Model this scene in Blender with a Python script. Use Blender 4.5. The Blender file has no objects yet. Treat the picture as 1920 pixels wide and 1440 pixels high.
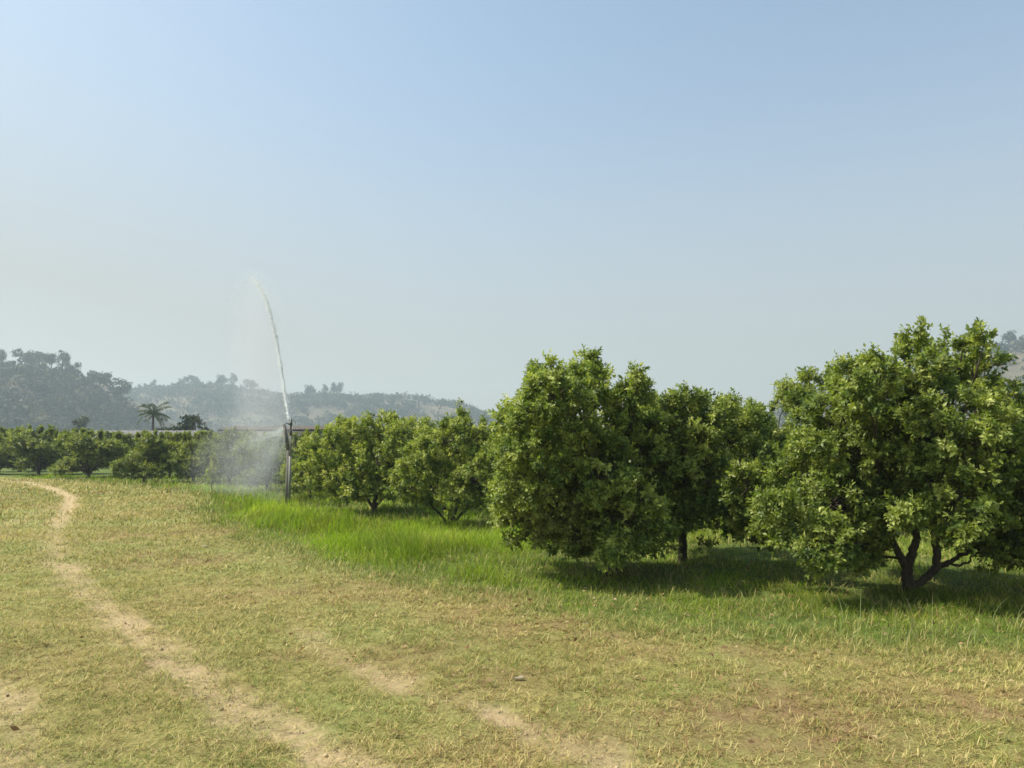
import bpy, math
import numpy as np
from math import radians

scene = bpy.context.scene
COL = scene.collection
RNG = np.random.default_rng(7)

# ------------------------------------------------------------------ camera
F_PX, CAM_H, HORIZON = 1397.0, 1.7, 835.0          # in pixels of the 1920 x 1440 photograph
PITCH = math.atan((HORIZON - 720.0) / F_PX)
cp, sp = math.cos(PITCH), math.sin(PITCH)
cam_data = bpy.data.cameras.new("camera")
cam = bpy.data.objects.new("camera", cam_data)
COL.objects.link(cam)
cam.location = (0, 0, CAM_H)
cam.rotation_euler = (radians(90) + PITCH, 0, 0)
cam_data.sensor_width = 36.0
cam_data.lens = 36.0 * F_PX / 1920.0
cam_data.clip_start = 0.05
cam_data.clip_end = 5000.0
scene.camera = cam


def ray(u, v):
    a, b = (u - 960.0) / F_PX, (720.0 - v) / F_PX
    return np.array([a, cp - b * sp, sp + b * cp])


def ground(u, v):
    """world x, y of the flat ground seen at photograph pixel u, v"""
    d = ray(u, v)
    t = CAM_H / -d[2]
    return d[0] * t, d[1] * t


def at(u, v, y):
    d = ray(u, v)
    t = y / d[1]
    return np.array([d[0] * t, y, CAM_H + d[2] * t])


# ------------------------------------------------------------------ small helpers
def tag(o, label=None, cat=None, group=None, kind=None):
    if label: o["label"] = label
    if cat: o["category"] = cat
    if group: o["group"] = group
    if kind: o["kind"] = kind
    return o


def thing(name, loc, label, cat, group=None, rz=0.0):
    o = bpy.data.objects.new(name, None)
    o.empty_display_size = 0.2
    COL.objects.link(o)
    o.location = loc
    o.rotation_euler = (0, 0, rz)
    return tag(o, label, cat, group)


class MB:
    """collects quads / triangles with an optional colour per vertex"""
    def __init__(self):
        self.v, self.f4, self.f3, self.c, self.n = [], [], [], [], 0

    def add(self, v, f4=None, f3=None, c=None):
        v = np.asarray(v, float).reshape(-1, 3)
        if f4 is not None: self.f4.append(np.asarray(f4, int).reshape(-1, 4) + self.n)
        if f3 is not None: self.f3.append(np.asarray(f3, int).reshape(-1, 3) + self.n)
        self.v.append(v)
        if c is None: c = np.tile([1.0, 1.0, 1.0], (len(v), 1))
        c = np.asarray(c, float)
        if c.ndim == 1: c = np.tile(c, (len(v), 1))
        self.c.append(c)
        self.n += len(v)

    def mesh(self, name, mat, smooth=False):
        V = np.concatenate(self.v)
        C = np.concatenate(self.c)
        f4 = np.concatenate(self.f4) if self.f4 else np.zeros((0, 4), int)
        f3 = np.concatenate(self.f3) if self.f3 else np.zeros((0, 3), int)
        loops = np.concatenate([f4.ravel(), f3.ravel()])
        starts = np.concatenate([np.arange(len(f4)) * 4, len(f4) * 4 + np.arange(len(f3)) * 3])
        me = bpy.data.meshes.new(name)
        me.vertices.add(len(V)); me.vertices.foreach_set("co", V.ravel())
        me.loops.add(len(loops)); me.loops.foreach_set("vertex_index", loops.astype(np.int32))
        me.polygons.add(len(starts)); me.polygons.foreach_set("loop_start", starts.astype(np.int32))
        if smooth: me.polygons.foreach_set("use_smooth", np.ones(len(starts), bool))
        me.update(calc_edges=True)
        a = me.attributes.new("col", 'FLOAT_COLOR', 'POINT')
        a.data.foreach_set("color", np.concatenate([C, np.ones((len(C), 1))], 1).ravel())
        me.materials.append(mat)
        return me

    def build(self, name, mat, parent=None, smooth=False):
        o = bpy.data.objects.new(name, self.mesh(name, mat, smooth))
        COL.objects.link(o)
        if parent is not None: o.parent = parent
        return o

    def tube(self, pts, rad, sides=6, c=None, cap=True):
        pts = np.asarray(pts, float); n = len(pts)
        rad = np.broadcast_to(np.asarray(rad, float), (n,))
        t = np.gradient(pts, axis=0); t /= np.linalg.norm(t, axis=1)[:, None] + 1e-9
        ref = np.array([0.0, 1.0, 0.0]) if abs(t[0][1]) < .9 else np.array([1.0, 0, 0])
        a = np.cross(t, ref); a /= np.linalg.norm(a, axis=1)[:, None] + 1e-9
        b = np.cross(t, a)
        ang = np.arange(sides) / sides * 2 * math.pi
        ring = pts[:, None, :] + rad[:, None, None] * (np.cos(ang)[None, :, None] * a[:, None, :] + np.sin(ang)[None, :, None] * b[:, None, :])
        i = np.arange(n - 1)[:, None] * sides; j = np.arange(sides)[None, :]; k = (j + 1) % sides
        q = np.stack([i + j, i + k, i + sides + k, i + sides + j], -1).reshape(-1, 4)
        v = ring.reshape(-1, 3)
        f3 = None
        if cap:
            v = np.concatenate([v, pts[[0]], pts[[-1]]])
            j = j.ravel(); k = k.ravel()
            f3 = np.concatenate([np.stack([k, j, np.full(sides, n * sides)], -1), np.stack([(n - 1) * sides + j, (n - 1) * sides + k, np.full(sides, n * sides + 1)], -1)])
        self.add(v, q, f3, c)

    def box(self, lo, hi, c=None, M=None):
        x0, y0, z0 = lo; x1, y1, z1 = hi
        v = np.array([[x0, y0, z0], [x1, y0, z0], [x1, y1, z0], [x0, y1, z0], [x0, y0, z1], [x1, y0, z1], [x1, y1, z1], [x0, y1, z1]], float)
        if M is not None: v = M(v)
        self.add(v, [[0, 3, 2, 1], [4, 5, 6, 7], [0, 1, 5, 4], [1, 2, 6, 5], [2, 3, 7, 6], [3, 0, 4, 7]], None, c)


def nrm(a):
    return a / (np.linalg.norm(a, axis=-1, keepdims=True) + 1e-9)


def hash2(ix, iy, seed):
    h = np.sin(ix * 127.1 + iy * 311.7 + seed * 74.7) * 43758.5453
    return h - np.floor(h)


def vnoise(x, y, seed=0.0):
    ix, iy = np.floor(x), np.floor(y); fx, fy = x - ix, y - iy
    fx = fx * fx * (3 - 2 * fx); fy = fy * fy * (3 - 2 * fy)
    a = hash2(ix, iy, seed); b = hash2(ix + 1, iy, seed); c = hash2(ix, iy + 1, seed); d = hash2(ix + 1, iy + 1, seed)
    return (a * (1 - fx) + b * fx) * (1 - fy) + (c * (1 - fx) + d * fx) * fy


def fbm(x, y, seed=0.0, octv=3):
    s, a, t = 0, .5, 0
    for k in range(octv):
        s = s + a * vnoise(x * 2 ** k, y * 2 ** k, seed + k * 9.1); t += a; a *= .5
    return s / t


def sstep(a, b, x):
    t = np.clip((x - a) / (b - a), 0, 1)
    return t * t * (3 - 2 * t)


# ------------------------------------------------------------------ materials
def new_mat(name):
    m = bpy.data.materials.new(name); m.use_nodes = True
    nt = m.node_tree; nt.nodes.clear()
    out = nt.nodes.new("ShaderNodeOutputMaterial")
    return m, nt, out


def leaf_mat(name, rough=0.42, trans=0.35, spec=0.45, tint=(1.25, 1.3, .55)):
    """leaf or blade: colour attribute, some gloss, light passing through"""
    m, nt, out = new_mat(name)
    N, L = nt.nodes, nt.links
    at_ = N.new("ShaderNodeAttribute"); at_.attribute_name = "col"
    p = N.new("ShaderNodeBsdfPrincipled")
    p.inputs["Roughness"].default_value = rough
    p.inputs["Specular IOR Level"].default_value = spec
    L.new(at_.outputs["Color"], p.inputs["Base Color"])
    tr = N.new("ShaderNodeBsdfTranslucent")
    mul = N.new("ShaderNodeMix"); mul.data_type = 'RGBA'; mul.blend_type = 'MULTIPLY'; mul.inputs[0].default_value = 1
    mul.inputs[7].default_value = (*tint, 1)
    L.new(at_.outputs["Color"], mul.inputs[6])
    L.new(mul.outputs[2], tr.inputs["Color"])
    mx = N.new("ShaderNodeMixShader"); mx.inputs[0].default_value = trans
    L.new(p.outputs[0], mx.inputs[1]); L.new(tr.outputs[0], mx.inputs[2])
    L.new(mx.outputs[0], out.inputs["Surface"])
    return m


def noisy_mat(name, c1, c2, scale=6.0, rough=0.8, bump=0.3, spec=0.3, use_col=False, metallic=0.0, stretch=(1, 1, 1)):
    m, nt, out = new_mat(name)
    N, L = nt.nodes, nt.links
    tc = N.new("ShaderNodeTexCoord"); mp = N.new("ShaderNodeMapping"); mp.inputs["Scale"].default_value = stretch
    L.new(tc.outputs["Object"], mp.inputs[0])
    nz = N.new("ShaderNodeTexNoise"); nz.inputs["Scale"].default_value = scale; nz.inputs["Detail"].default_value = 6; nz.inputs["Roughness"].default_value = .65
    L.new(mp.outputs[0], nz.inputs["Vector"])
    rp = N.new("ShaderNodeValToRGB")
    rp.color_ramp.elements[0].position = .32; rp.color_ramp.elements[0].color = (*c1, 1)
    rp.color_ramp.elements[1].position = .68; rp.color_ramp.elements[1].color = (*c2, 1)
    L.new(nz.outputs["Fac"], rp.inputs[0])
    p = N.new("ShaderNodeBsdfPrincipled"); p.inputs["Roughness"].default_value = rough
    p.inputs["Specular IOR Level"].default_value = spec; p.inputs["Metallic"].default_value = metallic
    L.new(rp.outputs[0], p.inputs["Base Color"])
    b = N.new("ShaderNodeBump"); b.inputs["Strength"].default_value = bump; b.inputs["Distance"].default_value = .02
    L.new(nz.outputs["Fac"], b.inputs["Height"]); L.new(b.outputs[0], p.inputs["Normal"])
    L.new(p.outputs[0], out.inputs["Surface"])
    return m


M_LEAF = leaf_mat("citrus_leaf", rough=.50, trans=.38, spec=.36)
M_GRASS = leaf_mat("tall_grass_blade", rough=.6, trans=.40, spec=.15, tint=(1.15, 1.25, .6))
M_STRAW = leaf_mat("mown_grass_blade", rough=.6, trans=.25, spec=.25, tint=(1.1, 1.1, .8))
M_WOOD = leaf_mat("far_foliage", rough=.7, trans=.2, spec=.2)
M_BARK = noisy_mat("citrus_bark", (.035, .027, .02), (.10, .078, .055), 14, .9, .6, .2, stretch=(1, 1, .35))
M_FARBARK = noisy_mat("far_bark", (.08, .06, .045), (.16, .13, .10), 3, .9, .3)
M_CONC = noisy_mat("weathered_concrete", (.09, .085, .07), (.20, .19, .16), 9, .9, .5)
M_PIPE = noisy_mat("dull_plastic_pipe", (.15, .15, .12), (.26, .255, .22), 12, .55, .1, .4, stretch=(1, 1, .2))
M_BRASS = noisy_mat("dark_worn_metal", (.035, .033, .028), (.09, .08, .06), 30, .5, .2, .5, metallic=.3)
M_ROOF = noisy_mat("fibre_cement_sheet", (.11, .108, .105), (.17, .166, .162), .9, .85, .1, stretch=(1, .25, 1))
M_RUST = noisy_mat("rusty_sheet", (.07, .052, .04), (.12, .095, .075), 1.2, .85, .1, stretch=(1, .25, 1))
M_WALLM = noisy_mat("dusty_render", (.22, .21, .19), (.32, .31, .28), .8, .9, .1)
M_DARKW = noisy_mat("dark_opening_and_eave_shade", (.03, .03, .028), (.05, .048, .042), 2, .9, .1)
M_FRUIT = noisy_mat("pale_fruit_skin", (.66, .62, .36), (.75, .72, .5), 20, .45, .1, .5)
M_SCRAP = noisy_mat("pale_scrap", (.27, .22, .14), (.38, .32, .22), 12, .8, .3)


def water_mat():
    m, nt, out = new_mat("white_spray_drops")
    N, L = nt.nodes, nt.links
    d = N.new("ShaderNodeBsdfDiffuse"); d.inputs[0].default_value = (.86, .90, .90, 1)
    t = N.new("ShaderNodeBsdfTranslucent"); t.inputs[0].default_value = (.86, .90, .90, 1)
    mx = N.new("ShaderNodeMixShader"); mx.inputs[0].default_value = .5
    L.new(d.outputs[0], mx.inputs[1]); L.new(t.outputs[0], mx.inputs[2])
    L.new(mx.outputs[0], out.inputs["Surface"])
    return m


M_WATER = water_mat()

# ------------------------------------------------------------------ sky and sun
SUN_EL, SUN_AZ = radians(50), radians(-88)       # azimuth from +Y, clockwise; -90 is the left of the picture
world = bpy.data.worlds.new("World"); scene.world = world; world.use_nodes = True
wn = world.node_tree; wn.nodes.clear()
wo = wn.nodes.new("ShaderNodeOutputWorld"); bg = wn.nodes.new("ShaderNodeBackground")
sky = wn.nodes.new("ShaderNodeTexSky"); sky.sky_type = 'NISHITA'; sky.sun_disc = False
sky.sun_elevation = SUN_EL; sky.sun_rotation = SUN_AZ
sky.altitude = 300; sky.air_density = 1.0; sky.dust_density = 2.1; sky.ozone_density = 1.6
tint = wn.nodes.new("ShaderNodeMix"); tint.data_type = 'RGBA'; tint.blend_type = 'MULTIPLY'; tint.inputs[0].default_value = 1
tint.inputs[7].default_value = (1.0, 1.07, .965, 1)
wn.links.new(sky.outputs[0], tint.inputs[6])
tcw = wn.nodes.new("ShaderNodeTexCoord"); sxyz = wn.nodes.new("ShaderNodeSeparateXYZ"); wn.links.new(tcw.outputs["Generated"], sxyz.inputs[0])
mr = wn.nodes.new("ShaderNodeMapRange"); mr.interpolation_type = 'SMOOTHSTEP'
mr.inputs[1].default_value = .53; mr.inputs[2].default_value = .04; mr.inputs[3].default_value = .20; mr.inputs[4].default_value = .84
wn.links.new(sxyz.outputs["Z"], mr.inputs[0])
dusty = wn.nodes.new("ShaderNodeMix"); dusty.data_type = 'RGBA'          # the pale dust that lies over the horizon
mx_ = wn.nodes.new("ShaderNodeMapRange"); mx_.interpolation_type = 'SMOOTHSTEP'      # thicker dust towards the sun's side
mx_.inputs[1].default_value = .05; mx_.inputs[2].default_value = -.75; mx_.inputs[3].default_value = 0; mx_.inputs[4].default_value = .2
wn.links.new(sxyz.outputs["X"], mx_.inputs[0])
ad = wn.nodes.new("ShaderNodeMath"); ad.operation = 'ADD'; ad.use_clamp = True
wn.links.new(mr.outputs[0], ad.inputs[0]); wn.links.new(mx_.outputs[0], ad.inputs[1])
cl = wn.nodes.new("ShaderNodeMath"); cl.operation = 'MINIMUM'; cl.inputs[1].default_value = .86; wn.links.new(ad.outputs[0], cl.inputs[0])
wn.links.new(cl.outputs[0], dusty.inputs[0]); wn.links.new(tint.outputs[2], dusty.inputs[6]); dusty.inputs[7].default_value = (2.17, 2.10, 1.88, 1)
wn.links.new(dusty.outputs[2], bg.inputs[0]); wn.links.new(bg.outputs[0], wo.inputs[0])
bg.inputs[1].default_value = 0.14
sd = bpy.data.lights.new("sun", 'SUN'); sd.energy = 4.0; sd.angle = radians(.55); sd.color = (1.0, .94, .82)
so = bpy.data.objects.new("sun", sd); COL.objects.link(so)
from mathutils import Vector
to_sun = Vector((math.sin(SUN_AZ) * math.cos(SUN_EL), math.cos(SUN_AZ) * math.cos(SUN_EL), math.sin(SUN_EL)))
so.rotation_euler = to_sun.to_track_quat('Z', 'Y').to_euler()
so.location = (-30, 10, 40)
vs = scene.view_settings
vs.view_transform = 'Standard'; vs.look = 'None'; vs.gamma = 1; vs.exposure = 0.8
scene.cycles.use_denoising = True
scene.cycles.max_bounces = 8
scene.cycles.diffuse_bounces = 3
scene.cycles.transmission_bounces = 4
scene.cycles.volume_bounces = 0
scene.cycles.transparent_max_bounces = 40
scene.cycles.filter_width = 1.6

# ------------------------------------------------------------------ ground masks
EDGE_PX = [(-900, 892), (-300, 892), (0, 893), (150, 903), (260, 914), (345, 922), (385, 932), (380, 950), (395, 975), (440, 1000),
           (520, 1025), (640, 1062), (780, 1095), (900, 1114), (1010, 1138), (1150, 1162), (1300, 1178), (1450, 1190), (1650, 1212), (1920, 1232), (2400, 1262), (3200, 1300)]
EDGE = np.array([ground(*p) for p in EDGE_PX])
POLY = np.concatenate([EDGE, [[60, 6], [60, 140], [-120, 140], [-120, EDGE[0, 1]]]])
TRACKS = [
    [(-500, 899, .9, .55), (-60, 900, .9, .55), (40, 904, .95, .5), (100, 916, 1, .34), (131, 932, 1, .27), (130, 950, .95, .24), (114, 972, .8, .22), (102, 1000, .5, .2), (104, 1050, .6, .2), (145, 1092, .7, .2), (220, 1160, .7, .2), (300, 1225, .8, .22), (380, 1272, .8, .22), (470, 1330, .75, .2), (560, 1385, .75, .2), (680, 1450, .7, .2), (900, 1560, .6, .2)],
    [(560, 1180, .35, .2), (680, 1250, .6, .16), (780, 1298, .7, .14), (860, 1322, .9, .12), (925, 1342, .9, .12), (1010, 1378, .5, .17), (1150, 1432, .5, .17), (1400, 1520, .5, .2)],
    [(-260, 1180, .3, .2), (-90, 1255, .5, .2), (0, 1312, .65, .14), (50, 1380, .35, .15), (30, 1440, .8, .2), (200, 1560, .6, .2)],
    [(-30, 1000, .25, .2), (60, 970, .3, .2), (100, 950, .35, .15), (125, 938, .3, .1)],
]
TRK = []
for t in TRACKS:
    P = np.array([ground(a, b) for a, b, _, _ in t]); TRK.append((P, np.array([q[2] for q in t]), np.array([q[3] for q in t])))


def poly_dist(x, y):
    """signed distance into the uncut grass (positive inside)"""
    P = POLY; n = len(P)
    inside = np.zeros(x.shape, bool); d = np.full(x.shape, 1e9)
    for i in range(n):
        a, b = P[i], P[(i + 1) % n]
        cond = ((a[1] > y) != (b[1] > y)) & (x < (b[0] - a[0]) * (y - a[1]) / (b[1] - a[1] + 1e-12) + a[0])
        inside ^= cond
        if i < len(EDGE) - 1:
            e = b - a; t = np.clip(((x - a[0]) * e[0] + (y - a[1]) * e[1]) / (e @ e), 0, 1)
            d = np.minimum(d, np.hypot(x - a[0] - t * e[0], y - a[1] - t * e[1]))
    return np.where(inside, d, -d)


def masks(x, y):
    """lush 0..1, dirt 0..1, brown 0..1, signed edge distance"""
    d = poly_dist(x, y)
    dn = d + (fbm(x * .9, y * .9, 3) - .5) * 1.1 + (fbm(x * 3.1, y * 3.1, 4) - .5) * .5
    lush = sstep(-.55, .45, dn)
    dirt = np.zeros(x.shape)
    wob = (fbm(x * 2.3, y * 2.3, 11) - .5) * .3 + (fbm(x * 7, y * 7, 12) - .5) * .14
    patch = .95 + .3 * sstep(.3, .65, fbm(x * 1.7, y * 1.7, 21))
    for P, S, W in TRK:
        for i in range(len(P) - 1):
            a, b = P[i], P[i + 1]; e = b - a
            t = np.clip(((x - a[0]) * e[0] + (y - a[1]) * e[1]) / (e @ e), 0, 1)
            q = np.hypot(x - a[0] - t * e[0], y - a[1] - t * e[1])
            w = (W[i] + t * (W[i + 1] - W[i])) * .82; s = .92 * (S[i] + t * (S[i + 1] - S[i]))
            far = np.where(y > 18, 1.0, patch)
            dirt = np.maximum(dirt, np.minimum(1, s * far) * (1 - sstep(.15, 1.9, (q + np.where(y > 18, wob * .35, wob)) / w)))
    fine = fbm(x * 9, y * 9, 23) * .6 + fbm(x * 22, y * 22, 24) * .4
    dirt = np.where(y > 18, dirt, np.clip(dirt * (.72 + .6 * sstep(.33, .65, fine)), 0, 1) * .93)
    brown = sstep(.58, .78, fbm(x * .55 + 3, y * .8, 31, 4)) * .5
    for u, v, r, k in ((1450, 1345, .75, .9), (1250, 1330, .45, .5), (1880, 1335, .5, .8), (1150, 1172, .6, .8), (1330, 1230, .6, .5), (980, 1275, .3, .6), (620, 1110, .8, .4), (1000, 1180, .6, .6)):
        cx, cy = ground(u, v)
        brown = np.maximum(brown, .75 * k * np.exp(-(((x - cx) / (r * 1.6)) ** 2 + ((y - cy) / r) ** 2)) * (1.4 * sstep(.3, .65, fbm(x * 5, y * 5, 41))))
    return lush, dirt * (1 - lush), np.clip(brown, 0, 1) * (1 - lush), dn


def zbump(x, y):
    near = np.exp(-np.maximum(0, np.hypot(x, y) - 45) / 25)
    return ((fbm(x * .35, y * .35, 51) - .5) * .10 + (fbm(x * 1.6, y * 1.6, 52) - .5) * .045 + (fbm(x * 5.5, y * 5.5, 53) - .5) * .022) * near


# ------------------------------------------------------------------ ground sheet
def axis(lo_f, lo, hi, hi_f, step, grow=1.22):
    a = list(np.arange(lo, hi + 1e-6, step))
    s, x = step, lo
    while x > lo_f: s *= grow; x -= s; a.insert(0, max(x, lo_f))
    s, x = step, hi
    while x < hi_f: s *= grow; x += s; a.append(min(x, hi_f))
    return np.array(a)


gx = axis(-1000, -16, 14, 1000, .09)
gy = axis(-120, 2.5, 38, 1100, .09)
X, Y = np.meshgrid(gx, gy)
lush, dirt, brown, _ = masks(X.ravel(), Y.ravel())
Z = zbump(X.ravel(), Y.ravel()) - dirt * .03
ni, nj = len(gy), len(gx)
i = np.arange(ni - 1)[:, None] * nj; j = np.arange(nj - 1)[None, :]
quads = np.stack([i + j, i + j + 1, i + nj + j + 1, i + nj + j], -1).reshape(-1, 4)


def ground_mat():
    m, nt, out = new_mat("field_soil_and_thatch")
    N, L = nt.nodes, nt.links
    geo = N.new("ShaderNodeNewGeometry")
    a = N.new("ShaderNodeAttribute"); a.attribute_name = "col"
    sep = N.new("ShaderNodeSeparateColor"); L.new(a.outputs["Color"], sep.inputs[0])

    def noise(scale, detail=5, rough=.6):
        n = N.new("ShaderNodeTexNoise"); n.inputs["Scale"].default_value = scale; n.inputs["Detail"].default_value = detail; n.inputs["Roughness"].default_value = rough
        L.new(geo.outputs["Position"], n.inputs["Vector"]); return n.outputs["Fac"]

    def ramp(f, stops):
        r = N.new("ShaderNodeValToRGB"); e = r.color_ramp.elements
        e[0].position, e[0].color = stops[0][0], (*stops[0][1], 1)
        e[1].position, e[1].color = stops[-1][0], (*stops[-1][1], 1)
        for p, c in stops[1:-1]:
            k = e.new(p); k.color = (*c, 1)
        L.new(f, r.inputs[0]); return r.outputs[0]

    def mix(f, x, y):
        k = N.new("ShaderNodeMix"); k.data_type = 'RGBA'
        if isinstance(f, float): k.inputs[0].default_value = f
        else: L.new(f, k.inputs[0])
        L.new(x, k.inputs[6]); L.new(y, k.inputs[7]); return k.outputs[2]

    big, mid, fine = noise(.45, 4), noise(3.5, 6, .7), noise(34, 8, .8)
    grass = ramp(mid, [(.30, (.15, .145, .045)), (.48, (.26, .225, .08)), (.70, (.40, .335, .145))])
    dry = ramp(fine, [(.36, (.065, .058, .022)), (.5, (.24, .205, .08)), (.66, (.48, .41, .19))])
    base = mix(.55, grass, dry)
    gtint = ramp(big, [(.40, (.82, 1.02, .75)), (.62, (1.06, .99, .92))])
    mul = N.new("ShaderNodeMix"); mul.data_type = 'RGBA'; mul.blend_type = 'MULTIPLY'; mul.inputs[0].default_value = 1
    L.new(base, mul.inputs[6]); L.new(gtint, mul.inputs[7]); base = mul.outputs[2]
    soil = ramp(fine, [(.28, (.30, .205, .11)), (.5, (.46, .34, .195)), (.75, (.60, .475, .295))])
    brn = ramp(fine, [(.3, (.17, .11, .05)), (.7, (.34, .23, .12))])
    lsh = ramp(mid, [(.3, (.06, .085, .018)), (.7, (.14, .185, .04))])
    c = mix(sep.outputs[2], base, brn)
    c = mix(sep.outputs[1], c, soil)
    c = mix(sep.outputs[0], c, lsh)
    p = N.new("ShaderNodeBsdfPrincipled"); p.inputs["Roughness"].default_value = .95; p.inputs["Specular IOR Level"].default_value = .15
    L.new(c, p.inputs["Base Color"])
    b = N.new("ShaderNodeBump"); b.inputs["Strength"].default_value = .7; b.inputs["Distance"].default_value = .03
    L.new(fine, b.inputs["Height"]); L.new(b.outputs[0], p.inputs["Normal"])
    L.new(p.outputs[0], out.inputs["Surface"])
    return m


g = MB(); g.add(np.stack([X.ravel(), Y.ravel(), Z], 1), quads, None, np.stack([lush, dirt, brown], 1))
tag(g.build("ground", ground_mat(), smooth=True), kind="structure")

# ------------------------------------------------------------------ grass
def blades(x, y, length, width, lean, az, c0, c1, segs=3, droop=.6, z0=None, roll=None):
    """one bent, tapering strip for every blade; colours run from root c0 to tip c1"""
    n = len(x)
    if z0 is None: z0 = zbump(x, y)
    th = lean[:, None] + droop * np.linspace(0, 1, segs + 1)[None, :] ** 1.3
    seg = (length / segs)[:, None]
    h = np.concatenate([np.zeros((n, 1)), np.cumsum(seg * np.sin(th[:, :-1]), 1)], 1)
    z = np.concatenate([np.zeros((n, 1)), np.cumsum(seg * np.cos(th[:, :-1]), 1)], 1)
    dx, dy = np.cos(az)[:, None], np.sin(az)[:, None]
    px, py, pz = x[:, None] + h * dx, y[:, None] + h * dy, z0[:, None] + z - .01
    pz = np.maximum(pz, z0[:, None] + .004)
    wprof = np.linspace(1, 0, segs + 1) ** .7; wprof[-1] = .12
    w = width[:, None] * wprof[None, :] * .5
    ra = az + math.pi / 2 + (roll if roll is not None else 0)
    wx, wy = np.cos(ra)[:, None] * w, np.sin(ra)[:, None] * w
    V = np.stack([np.stack([px - wx, py - wy, pz], -1), np.stack([px + wx, py + wy, pz], -1)], 2)   # n, s+1, 2, 3
    base = (np.arange(n) * (segs + 1) * 2)[:, None]
    k = np.arange(segs)[None, :] * 2
    q = np.stack([base + k, base + k + 1, base + k + 3, base + k + 2], -1).reshape(-1, 4)
    t = np.linspace(0, 1, segs + 1)[None, :, None]
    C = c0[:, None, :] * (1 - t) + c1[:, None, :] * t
    C = np.repeat(C[:, :, None, :], 2, 2).reshape(-1, 3)
    return V.reshape(-1, 3), q, C


def pick(n, table, w):
    w = np.asarray(w, float)
    if w.ndim == 1: w = np.tile(w, (n, 1))
    cw = np.cumsum(w / w.sum(1, keepdims=True), 1)
    k = (RNG.random(n)[:, None] > cw).sum(1).clip(0, len(table) - 1)
    return np.asarray(table)[k] * (RNG.uniform(.75, 1.25, (n, 1)))


def field_pts(y0, y1, dens, side):
    wmax = .72 * y1 + side
    n = int(dens * (y1 - y0) * 2 * wmax)
    x = RNG.uniform(-wmax, wmax, n); y = RNG.uniform(y0, y1, n)
    k = np.abs(x) < .72 * y + side
    return x[k], y[k]


SHORT = np.array([[.84, .69, .30], [.70, .58, .20], [.43, .43, .12], [.26, .325, .06], [.42, .255, .115]])
short = MB()
for y0, y1, dens, ln, wd, segs in ((2.6, 6.5, 6200, .055, .0042, 2), (6.5, 10, 3400, .06, .0058, 2), (10, 16, 1100, .075, .010, 2), (16, 26, 240, .10, .02, 1), (26, 37, 100, .13, .035, 1)):
    x, y = field_pts(y0, y1, dens, 1.3)
    lu, di, br, dn = masks(x, y)
    gn = fbm(x * .5, y * .5, 61); g2 = fbm(x * 2.6, y * 2.6, 62); g3 = vnoise(x * 13, y * 13, 63) * .65 + vnoise(x * 27, y * 27, 64) * .35
    keep = RNG.random(len(x)) < (1 - .93 * np.clip(di * 1.15, 0, 1)) * (1 - .65 * br) * (1 - .8 * sstep(.6, 1, lu)) * (.55 + .8 * sstep(.3, .6, g2)) * np.where(y < 14, .22 + 1.3 * sstep(.36, .62, g3), 1)
    x, y, lu, di, br, gn, g2, g3 = [a[keep] for a in (x, y, lu, di, br, gn, g2, g3)]
    n = len(x)
    green = np.clip(sstep(.42, .66, gn * .55 + g2 * .45) * .9 + lu * 1.3 + np.where(x < -.05 * y - .3, .2, .03), 0, 1.2)
    w = np.stack([1.0 * (1.1 - green * .6), .9 + 0 * green, .5 + green * 1.1, .16 + green * 1.3 + lu * 2, .28 + br * 3.5], 1).clip(0.02)
    c1 = pick(n, SHORT, w)
    size = ln * RNG.uniform(.55, 1.35, n) * (1 + lu * .6) * (.6 + .5 * g2 + .5 * g3)
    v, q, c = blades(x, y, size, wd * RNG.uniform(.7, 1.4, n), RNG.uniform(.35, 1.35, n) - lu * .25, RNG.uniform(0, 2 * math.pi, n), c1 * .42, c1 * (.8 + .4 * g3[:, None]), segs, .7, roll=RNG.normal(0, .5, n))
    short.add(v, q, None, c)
tag(short.build("mown_grass", M_STRAW), "short dry straw and olive grass left on the mown field", "grass", kind="stuff")

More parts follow.
